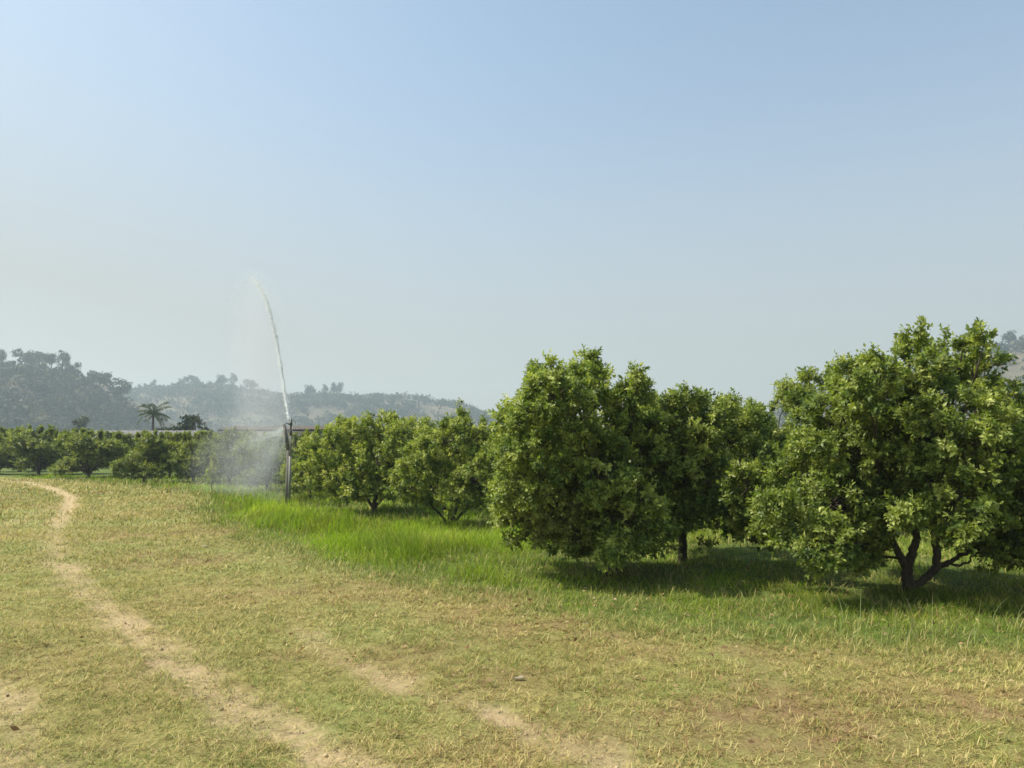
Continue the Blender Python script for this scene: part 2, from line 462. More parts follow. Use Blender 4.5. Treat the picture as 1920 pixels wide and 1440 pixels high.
TALL = np.array([[.27, .40, .022], [.36, .47, .036], [.17, .27, .014], [.45, .50, .075], [.56, .50, .19]])
tall = MB()
for y0, y1, dens, wd, segs in ((5.2, 9, 1500, .0052, 3), (9, 14, 850, .008, 3), (14, 20, 420, .013, 3), (20, 30, 190, .02, 2), (30, 42, 60, .045, 2)):
    x, y = field_pts(y0, y1, dens, 2.5)
    _, _, _, dn = masks(x, y)
    cl = fbm(x * 1.5, y * 1.5, 71); c2 = fbm(x * .5, y * .5, 72)
    keep = (dn > -.25) & (RNG.random(len(x)) < sstep(-.25, .7, dn) * (.35 + 1.0 * sstep(.3, .62, cl)))
    x, y, dn, cl, c2 = [a[keep] for a in (x, y, dn, cl, c2)]
    n = len(x)
    tallness = sstep(-.2, 1.3 + 1.3 * (x > 0), dn)
    right = sstep(-.8, 1.6, x) * (1 - sstep(13, 16, y))                    # sparser, shorter under the near trees
    farL = ((x < -7) & (y > 24)) * 1.0
    size = (.07 + .27 * tallness * (.35 + 1.0 * sstep(.25, .7, cl * .6 + c2 * .4))) * RNG.uniform(.5, 1.3, n) * (1 - .58 * right) * (1 - .45 * sstep(1.2, 3.0, dn)) * (1 - .5 * farL)
    flow = fbm(x * .7, y * .7, 73) * 9 + RNG.normal(0, 1.1, n)
    w = np.stack([1 + 0 * cl, .6 + 1.2 * c2, .5 + .6 * right, .5 + .5 * c2, .06 + .25 * (1 - tallness) + .04 * right], 1)
    c1 = pick(n, TALL, w)
    c1 = c1 * (.62 + .75 * vnoise(x * 1.1, y * 1.1, 77) ** 1.0)[:, None] * np.where(vnoise(x * 2.3, y * 2.3, 78)[:, None] > .62, [[1.12, 1.0, 1.3]], [[.95, 1.0, .9]])
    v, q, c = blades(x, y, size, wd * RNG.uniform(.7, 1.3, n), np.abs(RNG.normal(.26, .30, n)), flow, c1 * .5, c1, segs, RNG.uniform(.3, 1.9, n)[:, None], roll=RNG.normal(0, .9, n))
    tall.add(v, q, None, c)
# straw seed stalks standing at the edge of the shade, a few arching pale blades at the right
sx, sy = [], []
for u, v_, s, k in ((1700, 1215, .35, 45), (1760, 1205, .3, 24), (1480, 1170, .3, 10), (1870, 1190, .3, 12), (1915, 1235, .07, 10), (1560, 1185, .4, 10)):
    a, b = ground(u, v_); sx.append(RNG.normal(a, s, k)); sy.append(RNG.normal(b, s * .6, k))
sx, sy = np.concatenate(sx), np.concatenate(sy); n = len(sx)
c1 = pick(n, [[.45, .40, .22], [.34, .34, .14], [.30, .36, .14]], [1, 1, 1])
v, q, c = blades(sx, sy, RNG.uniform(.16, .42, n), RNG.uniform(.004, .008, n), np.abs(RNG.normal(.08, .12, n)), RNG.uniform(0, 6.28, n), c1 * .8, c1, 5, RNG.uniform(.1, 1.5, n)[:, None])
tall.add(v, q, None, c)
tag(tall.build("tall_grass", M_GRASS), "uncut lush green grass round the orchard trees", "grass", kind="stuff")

# ------------------------------------------------------------------ trees
def leaf_geo(P, D, Nn, ln, wd, col, fold=True):
    """leaves at P along D; folded kites near, plain kites far"""
    S = nrm(np.cross(D, Nn)); U = np.cross(S, D)
    l, w = ln[:, None], wd[:, None]
    tip = P + D * l - U * l * .10
    L_ = P + D * l * .45 + S * w * .5 + U * w * .16
    R_ = P + D * l * .45 - S * w * .5 + U * w * .16
    n = len(P); b = np.arange(n)
    if fold:
        Mi = P + D * l * .55
        V = np.stack([P, L_, tip, R_, Mi], 1).reshape(-1, 3)
        q = np.concatenate([np.stack([b * 5, b * 5 + 4, b * 5 + 2, b * 5 + 1], 1), np.stack([b * 5, b * 5 + 3, b * 5 + 2, b * 5 + 4], 1)])
        C = np.repeat(col, 5, 0)
    else:
        V = np.stack([P, L_, tip, R_], 1).reshape(-1, 3)
        q = np.stack([b * 4, b * 4 + 3, b * 4 + 2, b * 4 + 1], 1)
        C = np.repeat(col, 4, 0)
    return V, q, C


def shoots_to_leaves(B, D, L, m, leaf, rng, cols, fold):
    n = len(B)
    t = np.linspace(.12, 1.0, m)[None, :].repeat(n, 0) + rng.normal(0, .03, (n, m))
    az = np.arange(m)[None, :] * 2.4 + rng.uniform(0, 6.28, (n, 1)) + rng.normal(0, .35, (n, m))
    ref = np.where(np.abs(D[:, [2]]) < .9, np.array([[0, 0, 1.0]]), np.array([[1.0, 0, 0]]))
    a = nrm(np.cross(D, ref)); b = np.cross(D, a)
    spread = np.radians(78 - 48 * t) + rng.normal(0, .18, (n, m))
    side = np.cos(az)[..., None] * a[:, None, :] + np.sin(az)[..., None] * b[:, None, :]
    ld = nrm(np.cos(spread)[..., None] * D[:, None, :] + np.sin(spread)[..., None] * side + np.array([0, 0, -.12]))
    P = B[:, None, :] + D[:, None, :] * (L[:, None] * t)[..., None]
    Nn = nrm(D[:, None, :] * .9 - side * .35 + np.array([0, 0, .45]) + rng.normal(0, .42, (n, m, 3)))
    ln = leaf * rng.uniform(.65, 1.2, (n, m)) * (1 - .25 * (t > .85))
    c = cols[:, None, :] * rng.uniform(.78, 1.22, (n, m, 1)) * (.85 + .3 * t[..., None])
    return leaf_geo(P.reshape(-1, 3), ld.reshape(-1, 3), Nn.reshape(-1, 3), ln.ravel(), ln.ravel() * rng.uniform(.46, .60, n * m), c.reshape(-1, 3), fold)


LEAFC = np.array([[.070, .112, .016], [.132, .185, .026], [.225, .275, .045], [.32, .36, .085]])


def citrus(seed, lobes, stems, leaf=.075, cl_dens=21, per=10, m=9, shoot=.125, sprouts=(), warm=0.0, bright=1.0, tints=(), fold=True, twig_frac=.6):
    """crown and trunk meshes of one citrus tree.  lobes: x, y, z, r;  stems: list of (points, radii)"""
    rng = np.random.default_rng(seed)
    L = np.asarray(lobes, float); ctr = np.average(L[:, :3], axis=0, weights=L[:, 3] ** 2)
    cr, tr = MB(), MB()
    B, D, S, C = [], [], [], []
    twig_from, twig_to = [], []
    for k, (x, y, z, r) in enumerate(L):
        nc = max(4, int(cl_dens * 4 * math.pi * r * r))
        d = nrm(rng.normal(size=(nc, 3)))
        rr = r * np.where(rng.random(nc) < .74, rng.uniform(.82, 1.05, nc), rng.uniform(.3, .8, nc))
        p = np.array([x, y, z]) + d * rr[:, None]
        dist = np.linalg.norm(p[:, None, :] - L[None, :, :3], axis=2) / L[None, :, 3]
        dist[:, k] = 9
        ok = ((dist.min(1) > .66) | (rng.random(nc) < .35)) & (p[:, 2] > .27)
        under = (d[:, 2] < -.45) & (rng.random(nc) < .35)
        ok &= ~under
        p, d = p[ok], d[ok]
        nc = len(p)
        if nc == 0: continue
        shade = rng.normal(0, 1, nc)
        for q in range(per):
            dd = nrm(d * .6 + nrm(p - ctr) * .25 + np.array([0, 0, .40]) + rng.normal(0, .62, (nc, 3)))
            B.append(p + rng.normal(0, .028, (nc, 3)) - d * shoot * .45); D.append(dd); S.append(shoot * rng.uniform(.6, 1.35, nc))
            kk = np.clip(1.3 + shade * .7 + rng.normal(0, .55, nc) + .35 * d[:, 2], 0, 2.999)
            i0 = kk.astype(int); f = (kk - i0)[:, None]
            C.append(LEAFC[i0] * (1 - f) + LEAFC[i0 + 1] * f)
        pick_ = rng.random(nc) < twig_frac
        twig_from.append(np.tile([x, y, z], (pick_.sum(), 1))); twig_to.append(p[pick_])
    for x, y, z, h, dx in sprouts:                             # upright water shoots standing out of the top
        n = 9
        tt = np.linspace(0, 1, n)
        pts = np.stack([x + dx * tt, y + 0 * tt, z + h * tt], 1)
        lo = L[np.argmin(np.linalg.norm(L[:, :3] - [x, y, z - .2], axis=1)), :3]
        tr.tube(np.concatenate([[lo, lo * .4 + pts[0] * .6 - [0, 0, .03]], pts]), np.linspace(.010, .003, n + 2), 4)
        for t_ in pts[1:]:
            for q in range(3):
                B.append((t_ + rng.normal(0, .02, 3))[None]); D.append(nrm(np.array([dx, 0, h]) / h + rng.normal(0, .45, 3))[None]); S.append(np.array([.10])); C.append(LEAFC[[rng.integers(1, 3)]])
    B, D, S, C = np.concatenate(B), np.concatenate(D), np.concatenate(S), np.concatenate(C)
    C = C * np.array([1.12, 1.09, 1.35]) * bright * np.array([1 + .55 * warm, 1 + .25 * warm, 1 - .3 * warm])
    for x, y, z, r, col, k in tints:                           # patches of paler or rusty young leaves
        w = (np.exp(-(((B - [x, y, z]) ** 2).sum(1)) / (r * r)) * k)[:, None]
        C = C * (1 - w) + np.array(col) * w
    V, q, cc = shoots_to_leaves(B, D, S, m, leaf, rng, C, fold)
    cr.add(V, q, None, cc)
    tops = []
    for pts, rad in stems:
        pts = np.asarray(pts, float); t = np.linspace(0, 1, len(pts)); tt = np.linspace(0, 1, len(pts) * 4)
        P = np.stack([np.interp(tt, t, pts[:, a]) for a in range(3)], 1) + rng.normal(0, .006, (len(tt), 3))
        tr.tube(P, np.interp(tt, t, rad), 9)
        tops.append((P[-1], rad[-1]));
        if len(pts) > 3: tops.append((P[len(P) // 2], rad[len(rad) // 2] * .7))
    tp = np.array([a[0] for a in tops])
    for k, (x, y, z, r) in enumerate(L):
        c = np.array([x, y, z]); sc = np.linalg.norm(tp - c, axis=1) + np.where(tp[:, 2] > z + .1, 1.0, 0)
        a = tp[np.argmin(sc)]; ra = tops[int(np.argmin(sc))][1]
        tt = np.linspace(0, 1, 7)[:, None]
        mid = a * .55 + c * .45 + np.array([0, 0, .12 if z > 1 else -.03]) + rng.normal(0, .06, 3)
        P = a * (1 - tt) ** 2 + 2 * mid * tt * (1 - tt) + c * tt ** 2
        tr.tube(P, np.linspace(min(ra * .7, .028), .007, 7), 6)
    tf, tt_ = np.concatenate(twig_from), np.concatenate(twig_to)
    for a, b in zip(tf, tt_):
        mid = (a + b) / 2 + rng.normal(0, .03, 3)
        tr.tube([a, mid, b], [.008, .006, .003], 3, cap=False)
    return cr.mesh("crown", M_LEAF), tr.mesh("trunk", M_BARK, smooth=True)


def plant(name, meshes, loc, label, cat, group=None, rz=0.0, s=1.0, sz=None):
    t = thing(name, loc, label, cat, group, rz)
    t.scale = (s, s, sz or s)
    for nm, me in zip(("crown", "trunk"), meshes):
        o = bpy.data.objects.new(nm, me); COL.objects.link(o); o.parent = t
    return t


def px_tree(base, lobes_px, seed, depth, dfront=None):
    """turn an outline of lobes measured on the photograph into lobes of a round crown at the tree's own place"""
    rng = np.random.default_rng(seed)
    gx_, gy_ = ground(*base)
    out = []
    us = np.array([l[0] for l in lobes_px]); uc = (us.min() + us.max()) / 2; uh = (us.max() - us.min()) / 2
    for n, (u, v, r) in enumerate(lobes_px):
        k = math.sqrt(max(.05, 1 - ((u - uc) / (uh * 1.15)) ** 2))
        side = (-1, -.35, .1)[n % 3] if dfront is None else dfront[n % len(dfront)]
        dy = side * depth * k * rng.uniform(.75, 1.0)
        p = at(u, v, gy_ + dy)
        rw = r / F_PX * (gy_ + dy)
        out.append((p[0] - gx_, dy, p[2], rw))
        if side < -.5:                                          # the far side of the crown is as full as the near side
            out.append((p[0] - gx_ + rng.normal(0, .1), -dy * rng.uniform(.7, 1), max(.5, p[2] + rng.normal(.05, .12)), rw * 1.05))
    A = np.array(out); zt = A[:, 2].max(); rx = np.ptp(A[:, 0])
    out += [(A[:, 0].mean() - .16 * rx, 0, zt * .62, .15 * rx), (A[:, 0].mean() + .16 * rx, .05, zt * .64, .15 * rx), (A[:, 0].mean(), 0, zt * .80, .13 * rx)]
    return (gx_, gy_, float(zbump(np.array([gx_]), np.array([gy_]))[0])), out


# the large tree at the right
T1_PX = [(1622, 734, 66), (1720, 718, 66), (1828, 728, 66), (1872, 776, 58), (1562, 750, 44), (1724, 642, 15), (1847, 636, 15), (1806, 650, 13), (1862, 684, 24), (1655, 676, 22), (1578, 830, 78), (1680, 815, 100), (1800, 830, 100), (1885, 885, 64),
         (1512, 890, 62), (1472, 945, 48), (1560, 945, 78), (1680, 920, 92), (1790, 930, 88), (1880, 975, 62), (1445, 985, 30), (1560, 1015, 48), (1622, 1040, 36), (1900, 1030, 42), (1540, 1045, 34), (1630, 985, 46), (1815, 990, 45), (1530, 1038, 32), (1590, 1044, 34), (1622, 1040, 26), (1700, 965, 44), (1860, 1035, 40), (1912, 1052, 36), (1480, 1000, 38)]
loc, lobes = px_tree((1705, 1108), T1_PX, 11, 1.3)
stems = [([(0, 0, -.06), (-.02, 0, .12), (-.02, 0, .28), (.06, .02, .42), (.13, .03, .62), (.12, .05, 1.0)], [.082, .068, .060, .050, .042, .036]),
         ([(-.02, 0, .27), (-.10, -.03, .40), (-.22, -.06, .62), (-.36, -.1, .95)], [.052, .044, .036, .028]),
         ([(.0, .02, .0), (.11, .0, .09), (.24, -.02, .20), (.33, -.02, .30), (.34, .0, .5), (.33, .03, .72), (.36, .08, 1.15)], [.045, .042, .045, .046, .044, .042, .034]),
         ([(.33, -.02, .29), (.46, -.06, .35), (.62, -.1, .46), (.85, -.14, .66)], [.032, .026, .022, .018]),
         ([(.38, -.03, .30), (.52, -.08, .31), (.64, -.12, .35), (.67, -.13, .42)], [.017, .015, .012, .008])]
plant("citrus_tree", citrus(101, lobes, stems, leaf=.064, sprouts=[(.08, -.3, 2.62, .47, .03), (.10, -.25, 2.6, .42, .05), (.02, -.2, 2.6, .40, -.06), (.80, -.2, 2.6, .48, .03), (.78, -.15, 2.6, .40, .06), (.62, .1, 2.6, .46, 0), (.55, .1, 2.6, .26, -.05), (.84, .2, 2.5, .34, .1), (-.62, -.2, 2.45, .2, -.05), (-.75, 0, 2.4, .2, -.05)]),
      loc, "tallest and nearest citrus tree, its dark forked trunk bare below the crown", "tree", "citrus trees of the orchard")
# the broad tree in the middle
T2_PX = [(1040, 742, 56), (1108, 735, 44), (1185, 752, 46), (1036, 696, 24), (1078, 692, 16), (1106, 684, 24), (1126, 704, 18), (1196, 710, 20), (985, 745, 22), (985, 795, 58), (1080, 800, 85), (1180, 800, 80), (1000, 860, 70), (1100, 880, 88), (1190, 880, 75), (968, 925, 52),
         (1010, 955, 58), (1100, 960, 80), (1180, 960, 70), (1215, 1005, 50), (1120, 1005, 46), (1160, 1015, 36), (965, 978, 40), (1050, 990, 45), (1150, 1030, 30), (1092, 1015, 40), (1200, 1022, 34)]
loc2, lobes = px_tree((1145, 1078), T2_PX, 12, 1.3)
stems = [([(0, 0, -.06), (.01, 0, .15), (-.02, .02, .35), (-.12, .05, .7), (-.2, .08, 1.1)], [.085, .07, .06, .045, .03]), ([(.0, 0, .3), (.12, .04, .6), (.22, .06, 1.0)], [.05, .04, .03]), ([(.0, 0, .25), (-.3, -.05, .5), (-.65, -.1, .75)], [.045, .035, .024])]
T2 = plant("citrus_tree", citrus(102, lobes, stems, leaf=.064, sprouts=[(-.72, .1, 2.3, .42, -.12), (-.35, .1, 2.5, .22, 0), (-.15, .1, 2.55, .2, .03), (-.3, -.2, 2.5, .18, -.04), (.3, .1, 2.3, .36, .03), (.38, .0, 2.3, .3, .05), (-1.1, .1, 1.9, .25, -.2)], bright=1.1,
      tints=[(-.95, -.5, .75, .42, (.27, .26, .10), .7), (-1.25, -.2, 1.5, .4, (.24, .23, .035), .5)]),
      loc2, "broad citrus tree with crown down to the grass and a bare shoot at top left", "tree", "citrus trees of the orchard")
T3_PX = [(1290, 800, 66), (1240, 838, 52), (1350, 835, 56), (1300, 885, 78), (1370, 895, 55), (1240, 905, 58), (1310, 955, 62), (1375, 955, 45), (1262, 965, 40), (1285, 760, 40), (1335, 768, 44), (1400, 800, 48), (1410, 865, 46), (1230, 780, 40)]
loc, lobes = px_tree((1280, 1052), T3_PX, 13, 1.1)
stems = [([(0, 0, -.06), (.0, 0, .3), (.02, 0, .6), (.05, .03, 1.0), (.1, .05, 1.4)], [.075, .062, .055, .045, .03]), ([(.01, 0, .55), (.2, .02, .9), (.4, .05, 1.2)], [.045, .035, .025]), ([(.01, 0, .5), (-.15, -.02, .8), (-.3, 0, 1.1)], [.042, .034, .025])]
plant("citrus_tree", citrus(103, lobes, stems, leaf=.064, bright=1.08, sprouts=[(.06, 0, 1.95, .3, .02), (.3, .1, 2.0, .25, .04)],
      tints=[(-.25, -.6, 1.75, .4, (.20, .13, .035), .6), (.3, -.5, 1.7, .4, (.17, .17, .03), .4)]),
      loc, "dark citrus tree with rusty tinged leaves, its single straight trunk right of the broad tree", "tree", "citrus trees of the orchard")
T4_PX = [(1362, 795, 42), (1412, 790, 36), (1400, 850, 56), (1350, 850, 50), (1455, 850, 56), (1440, 925, 50), (1490, 930, 48), (1395, 925, 45), (1452, 838, 36), (1500, 890, 36)]
loc, lobes = px_tree((1440, 1004), T4_PX, 14, .9)
stems = [([(0, 0, -.05), (.01, 0, .3), (-.05, 0, .7), (-.1, .05, 1.2)], [.07, .055, .045, .03]), ([(0, 0, .3), (.2, .0, .7), (.35, .05, 1.1)], [.045, .035, .025])]
plant("citrus_tree", citrus(104, lobes, stems, leaf=.07, cl_dens=14, per=8, shoot=.14, bright=.95, fold=False, sprouts=[(.1, 0, 2.3, .25, .1), (.3, 0, 2.3, .28, .2)]),
      loc, "shaded citrus tree standing back in the gap left of the tallest tree", "tree", "citrus trees of the orchard")
# bushy trees between the sprinkler and the broad tree
T5_PX = [(790, 868, 44), (835, 832, 46), (880, 825, 44), (915, 858, 38), (765, 910, 36), (820, 898, 52), (885, 900, 52), (922, 905, 34), (858, 800, 28), (850, 935, 34), (905, 935, 28), (790, 930, 26)]
loc, lobes = px_tree((848, 986), T5_PX, 15, 1.0)
stems = [([(0, 0, -.05), (.03, 0, .2), (.12, 0, .5), (.2, 0, .9)], [.05, .045, .036, .025]), ([(-.01, 0, -.05), (-.06, 0, .2), (-.22, 0, .45), (-.45, 0, .8)], [.04, .035, .03, .022]), ([(0, 0, 0), (.15, .02, .2), (.36, .04, .45), (.6, .05, .75)], [.035, .03, .025, .02]), ([(-.03, 0, -.05), (-.25, -.03, .22), (-.42, -.05, .4), (-.6, -.05, .62)], [.028, .024, .02, .016])]
plant("citrus_tree", citrus(105, lobes, stems, leaf=.07, cl_dens=15, per=8, m=9, shoot=.14, warm=.10, bright=1.08, fold=False, sprouts=[(.12, 0, 1.95, .62, .02), (.16, .05, 1.95, .4, 0), (-.2, 0, 1.95, .2, 0)]),
      loc, "bushy citrus tree, thin stems fanning from its base, one tall spike shoot on top", "tree", "citrus trees of the orchard")
T6_PX = [(622, 838, 38), (660, 820, 40), (712, 815, 42), (762, 822, 42), (800, 840, 34), (640, 885, 42), (700, 875, 52), (762, 875, 46), (625, 920, 30), (672, 918, 36), (760, 918, 34), (594, 880, 32), (720, 915, 30)]
loc, lobes = px_tree((702, 962), T6_PX, 16, 1.2)
stems = [([(0, 0, -.05), (.0, 0, .25), (.08, 0, .6), (.12, 0, 1.1)], [.065, .055, .042, .03]), ([(0, 0, .1), (-.2, 0, .4), (-.5, 0, .8)], [.045, .035, .025]), ([(0, 0, .15), (.3, 0, .5), (.65, 0, .85)], [.04, .03, .022])]
plant("citrus_tree", citrus(106, lobes, stems, leaf=.075, cl_dens=14, per=8, m=9, shoot=.15, warm=.16, bright=1.15, fold=False, sprouts=[(-.95, 0, 1.95, .4, 0), (-.6, 0, 2.0, .35, .02), (-.75, .1, 2.0, .3, -.03), (-.3, 0, 2.05, .28, 0), (.1, 0, 2.05, .3, 0), (.5, 0, 2.05, .3, .03), (.85, 0, 2.0, .25, .03), (1.2, 0, 1.9, .2, .05)]),
      loc, "wide yellow green citrus tree with a spiky level top, second right of the sprinkler", "tree", "citrus trees of the orchard")
T7_PX = [(575, 848, 30), (562, 885, 32), (602, 880, 36), (570, 912, 24), (622, 855, 30), (610, 912, 26), (545, 900, 20)]
loc, lobes = px_tree((580, 938), T7_PX, 17, 1.1)
stems = [([(0, 0, -.05), (.0, 0, .3), (.05, 0, .8), (.1, 0, 1.2)], [.06, .05, .04, .03]), ([(0, 0, .2), (-.3, 0, .6), (-.4, 0, 1.0)], [.04, .03, .02])]
plant("citrus_tree", citrus(107, lobes, stems, leaf=.08, cl_dens=14, per=8, m=9, shoot=.16, warm=.16, bright=1.12, fold=False, sprouts=[(.2, 0, 1.9, .3, 0), (-.1, 0, 1.8, .25, 0)]),
      loc, "yellow green citrus tree immediately right of the sprinkler post", "tree", "citrus trees of the orchard")


# shared kinds for the trees farther off: height about 2.4 m
def generic(seed, R=1.5, H=2.35, warm=.05, bright=1.0, leaf=.11, dens=11):
    rng = np.random.default_rng(seed)
    lobes = []
    for k in range(15):
        a = k * 2.4 + rng.uniform(-.4, .4); zz = .42 + (H - .92) * ((k * .618) % 1)
        rad = R * .62 * math.sqrt(max(.12, 1 - ((zz - H * .45) / (H * .62)) ** 2))
        lobes.append((rad * math.cos(a) * rng.uniform(.8, 1.1), rad * math.sin(a) * rng.uniform(.8, 1.1), zz, rng.uniform(.38, .56)))
    lobes += [(0, 0, H * .55, .62), (.1, .1, H - .5, .45)]
    st = [([(0, 0, -.06), (.0, 0, .25), (.06, .02, .6), (.1, .0, 1.1)], [.07, .055, .045, .03]), ([(0, 0, .2), (-.2, .1, .5), (-.4, .15, .9)], [.045, .035, .025]), ([(0, 0, .2), (.15, -.2, .5), (.3, -.35, .9)], [.04, .03, .022])]
    sprouts = [(rng.uniform(-.7, .7), rng.uniform(-.7, .7), H - .45, rng.uniform(.25, .5), rng.uniform(-.08, .08)) for _ in range(7)]
    return citrus(seed, lobes, st, leaf=leaf, cl_dens=dens, per=5, m=8, shoot=.2, sprouts=sprouts, warm=warm, bright=bright, fold=False, twig_frac=.25)


GEN = [generic(201, 1.55, 2.4, .05, .82), generic(202, 1.7, 2.35, .1, .9), generic(203, 1.6, 2.5, 0, .76), generic(204, 1.7, 2.35, .06, .84)]
FAR_ROW = [  # base pixel, top pixel, width factor, kind, label
    (-75, 889, 806, 1.0, 0, "far row citrus tree cut off by the left edge of the picture"),
    (-2, 889, 805, .95, 2, "dark citrus tree at the far left end of the distant row"),
    (72, 891, 797, 1.22, 3, "tallest crown of the distant left row, with thin stems showing under it"),
    (166, 897, 802, 1.15, 1, "far row citrus tree in front of the left end of the pale roof"),
    (270, 906, 807, 1.05, 0, "round low citrus tree below the palm, nearest of the distant left row"),
    (362, 905, 806, 1.08, 1, "yellow green far row citrus tree below the round dark tree"),
    (430, 908, 806, 1.0, 2, "citrus tree half veiled by the left side of the spray"),
    (500, 922, 812, .95, 3, "citrus tree behind the thickest spray, just left of the post")]
for n, (u, v, top, wf, k, lab) in enumerate(FAR_ROW):
    a, b = ground(u, v); h = at(u, top, b)[2]
    plant("citrus_tree", GEN[k], (a, b, 0), lab, "tree", "citrus trees of the orchard", rz=n * 1.3, s=h / 2.5 * wf, sz=h / 2.5)
BACK_LAB = "citrus tree in the rows behind, its crown showing only between nearer trees"
n = 0
for u, v, top in ((-30, 876, 808), (35, 876, 806), (120, 877, 808), (215, 878, 810), (318, 880, 812), (400, 882, 810), (465, 884, 808), (120, 889, 806), (218, 893, 808), (318, 896, 808), (35, 884, 804), (545, 892, 812), (640, 900, 800), (740, 906, 800), (660, 884, 798), (820, 915, 795), (780, 890, 798),
                  (900, 928, 800), (930, 905, 795), (985, 945, 790), (1080, 930, 780), (1180, 940, 775), (1260, 960, 770), (1355, 955, 765), (1440, 950, 790), (1525, 1000, 850), (1560, 960, 790), (1650, 965, 770), (1780, 975, 770), (1880, 985, 780), (1960, 1010, 760),
                  (880, 885, 800), (1000, 900, 792), (1130, 905, 790), (1250, 915, 785), (1380, 925, 785), (1500, 930, 800)):
    a, b = ground(u, v); h = min(2.9, at(u, top, b)[2])
    plant("citrus_tree", GEN[n % 4], (a, b, 0), BACK_LAB, "tree", "citrus trees in the rows behind", rz=n * 1.7, s=h / 2.5 * 1.05, sz=h / 2.5)
    n += 1
# the next tree along the front row, only its left side in the picture
a, b = ground(2120, 1130)
plant("citrus_tree", generic(205, 1.45, 2.5, 0, 1.0, .078, 16), (a, b, 0), "citrus tree cut off by the right edge, only a low leafy branch in view", "tree", "citrus trees of the orchard", rz=.5, s=1.03)
# a sapling in front of the far row
sap = citrus(301, [(0, 0, .55, .24), (.05, 0, .85, .26), (-.12, 0, .7, .18), (.1, .05, .4, .18)], [([(0, 0, -.05), (.01, 0, .3), (.03, 0, .8)], [.025, .02, .012])], leaf=.085, cl_dens=16, per=4, m=8, fold=False, warm=.2, sprouts=[(.05, 0, 1.0, .3, 0)])
a, b = ground(396, 922)
plant("citrus_sapling", sap, (a, b, 0), "small thin citrus sapling alone in front of the far row, left of the spray", "tree")

# pale fruit in the broad tree
for u, v in ((1131, 799), (1181, 865), (1306, 905), (1253, 850), (1250, 838)):
    p = at(u, v, loc2[1] - 1.25) - np.array(loc2)
    mb = MB(); uu = np.linspace(0, math.pi, 7); ww = np.linspace(0, 2 * math.pi, 9)[:-1]
    R_ = .015
    pts = np.array([[R_ * math.sin(s) * math.cos(w), R_ * math.sin(s) * math.sin(w), R_ * math.cos(s) * 1.08] for s in uu for w in ww]) + p
    q = [[i_ * 8 + j_, i_ * 8 + (j_ + 1) % 8, (i_ + 1) * 8 + (j_ + 1) % 8, (i_ + 1) * 8 + j_] for i_ in range(6) for j_ in range(8)]
    if u < 1200:
        mb.add(pts, q); mb.build("fruit", M_FRUIT, T2, smooth=True)

# ------------------------------------------------------------------ sprinkler and post
pgx, pgy = ground(541, 950)
SCL = pgy / F_PX                                            # metres per photograph pixel at the post


def lx(u): return (u - 541) * SCL
def lz(v): return (950 - v) * SCL


post = thing("concrete_post", (pgx, pgy, 0), "dark weathered concrete fence post whose top bends to the left, beside the sprinkler pipe", "post")
mb = MB()
pp = [(lx(538.5), 0, -.2), (lx(538.5), 0, lz(846)), (lx(529), 0, lz(797))]
for (x0, y0, z0), (x1, y1, z1) in ((pp[0], pp[1]), (pp[1], pp[2])):
    e = np.array([x1 - x0, 0, z1 - z0]); e /= np.linalg.norm(e); sxv = np.array([e[2], 0, -e[0]])
    w0 = .052 if z0 < 0 else .046; w1 = .046 if z0 < 0 else .032
    V = []
    for P, w in (((x0, y0, z0), w0), ((x1, y1, z1), w1)):
        for a_, b_ in ((-1, -1), (1, -1), (1, 1), (-1, 1)):
            V.append(np.array(P) + sxv * a_ * w + np.array([0, b_ * w, 0]))
    mb.add(np.array(V), [[0, 1, 5, 4], [1, 2, 6, 5], [2, 3, 7, 6], [3, 0, 4, 7], [4, 5, 6, 7], [3, 2, 1, 0]])
sh = mb.build("shaft", M_CONC, post)
for k, v in enumerate((800, 815, 830, 860, 890, 915)):
    t_ = MB(); x = lx(538.5) if v > 846 else lx(538.5 - (846 - v) * .194)
    t_.tube([(x - .06, -.055, lz(v)), (x, -.062, lz(v)), (x + .06, -.055, lz(v))], .004, 5)
    t_.build("wire_tie", M_BRASS, post)

spr = thing("sprinkler", (pgx + lx(543.2), pgy - .07, 0), "tall grey riser pipe with a rotating sprinkler head spraying water", "sprinkler")
mb = MB(); mb.tube([(0, 0, -.1), (0, 0, lz(857))], .036, 14); mb.build("pipe_sleeve", M_PIPE, spr, True)
mb = MB(); mb.tube([(0, 0, lz(857)), (.0, 0, lz(815))], .019, 12); mb.build("riser_pipe", M_PIPE, spr, True)
mb = MB(); mb.tube([(0, 0, lz(818)), (0, 0, lz(817)), (0, 0, lz(809)), (0, 0, lz(808))], [.022, .036, .036, .022], 12); mb.build("coupling", M_BRASS, spr, True)
mb = MB(); mb.tube([(0, 0, lz(808)), (0, 0, lz(802)), (0, 0, lz(797)), (0, 0, lz(792))], [.020, .024, .042, .034], 12); hd = mb.build("sprinkler_head", M_BRASS, spr, True)
mb = MB(); mb.tube([(0, 0, lz(797)), (-.015, .04, lz(793)), (-.03, .12, lz(786))], [.028, .024, .015], 10); mb.build("nozzle", M_BRASS, spr, True)
mb = MB(); mb.tube([(-.02, 0, lz(798)), (-.09, -.02, lz(796)), (-.16, -.02, lz(795))], [.018, .014, .011], 10); mb.build("side_nozzle", M_BRASS, spr, True)
mb = MB(); mb.tube([(0, 0, lz(792)), (.06, -.02, lz(789)), (.11, -.03, lz(792)), (.14, -.03, lz(795))], [.009, .008, .007, .010], 8); mb.build("impact_arm", M_BRASS, spr, True)


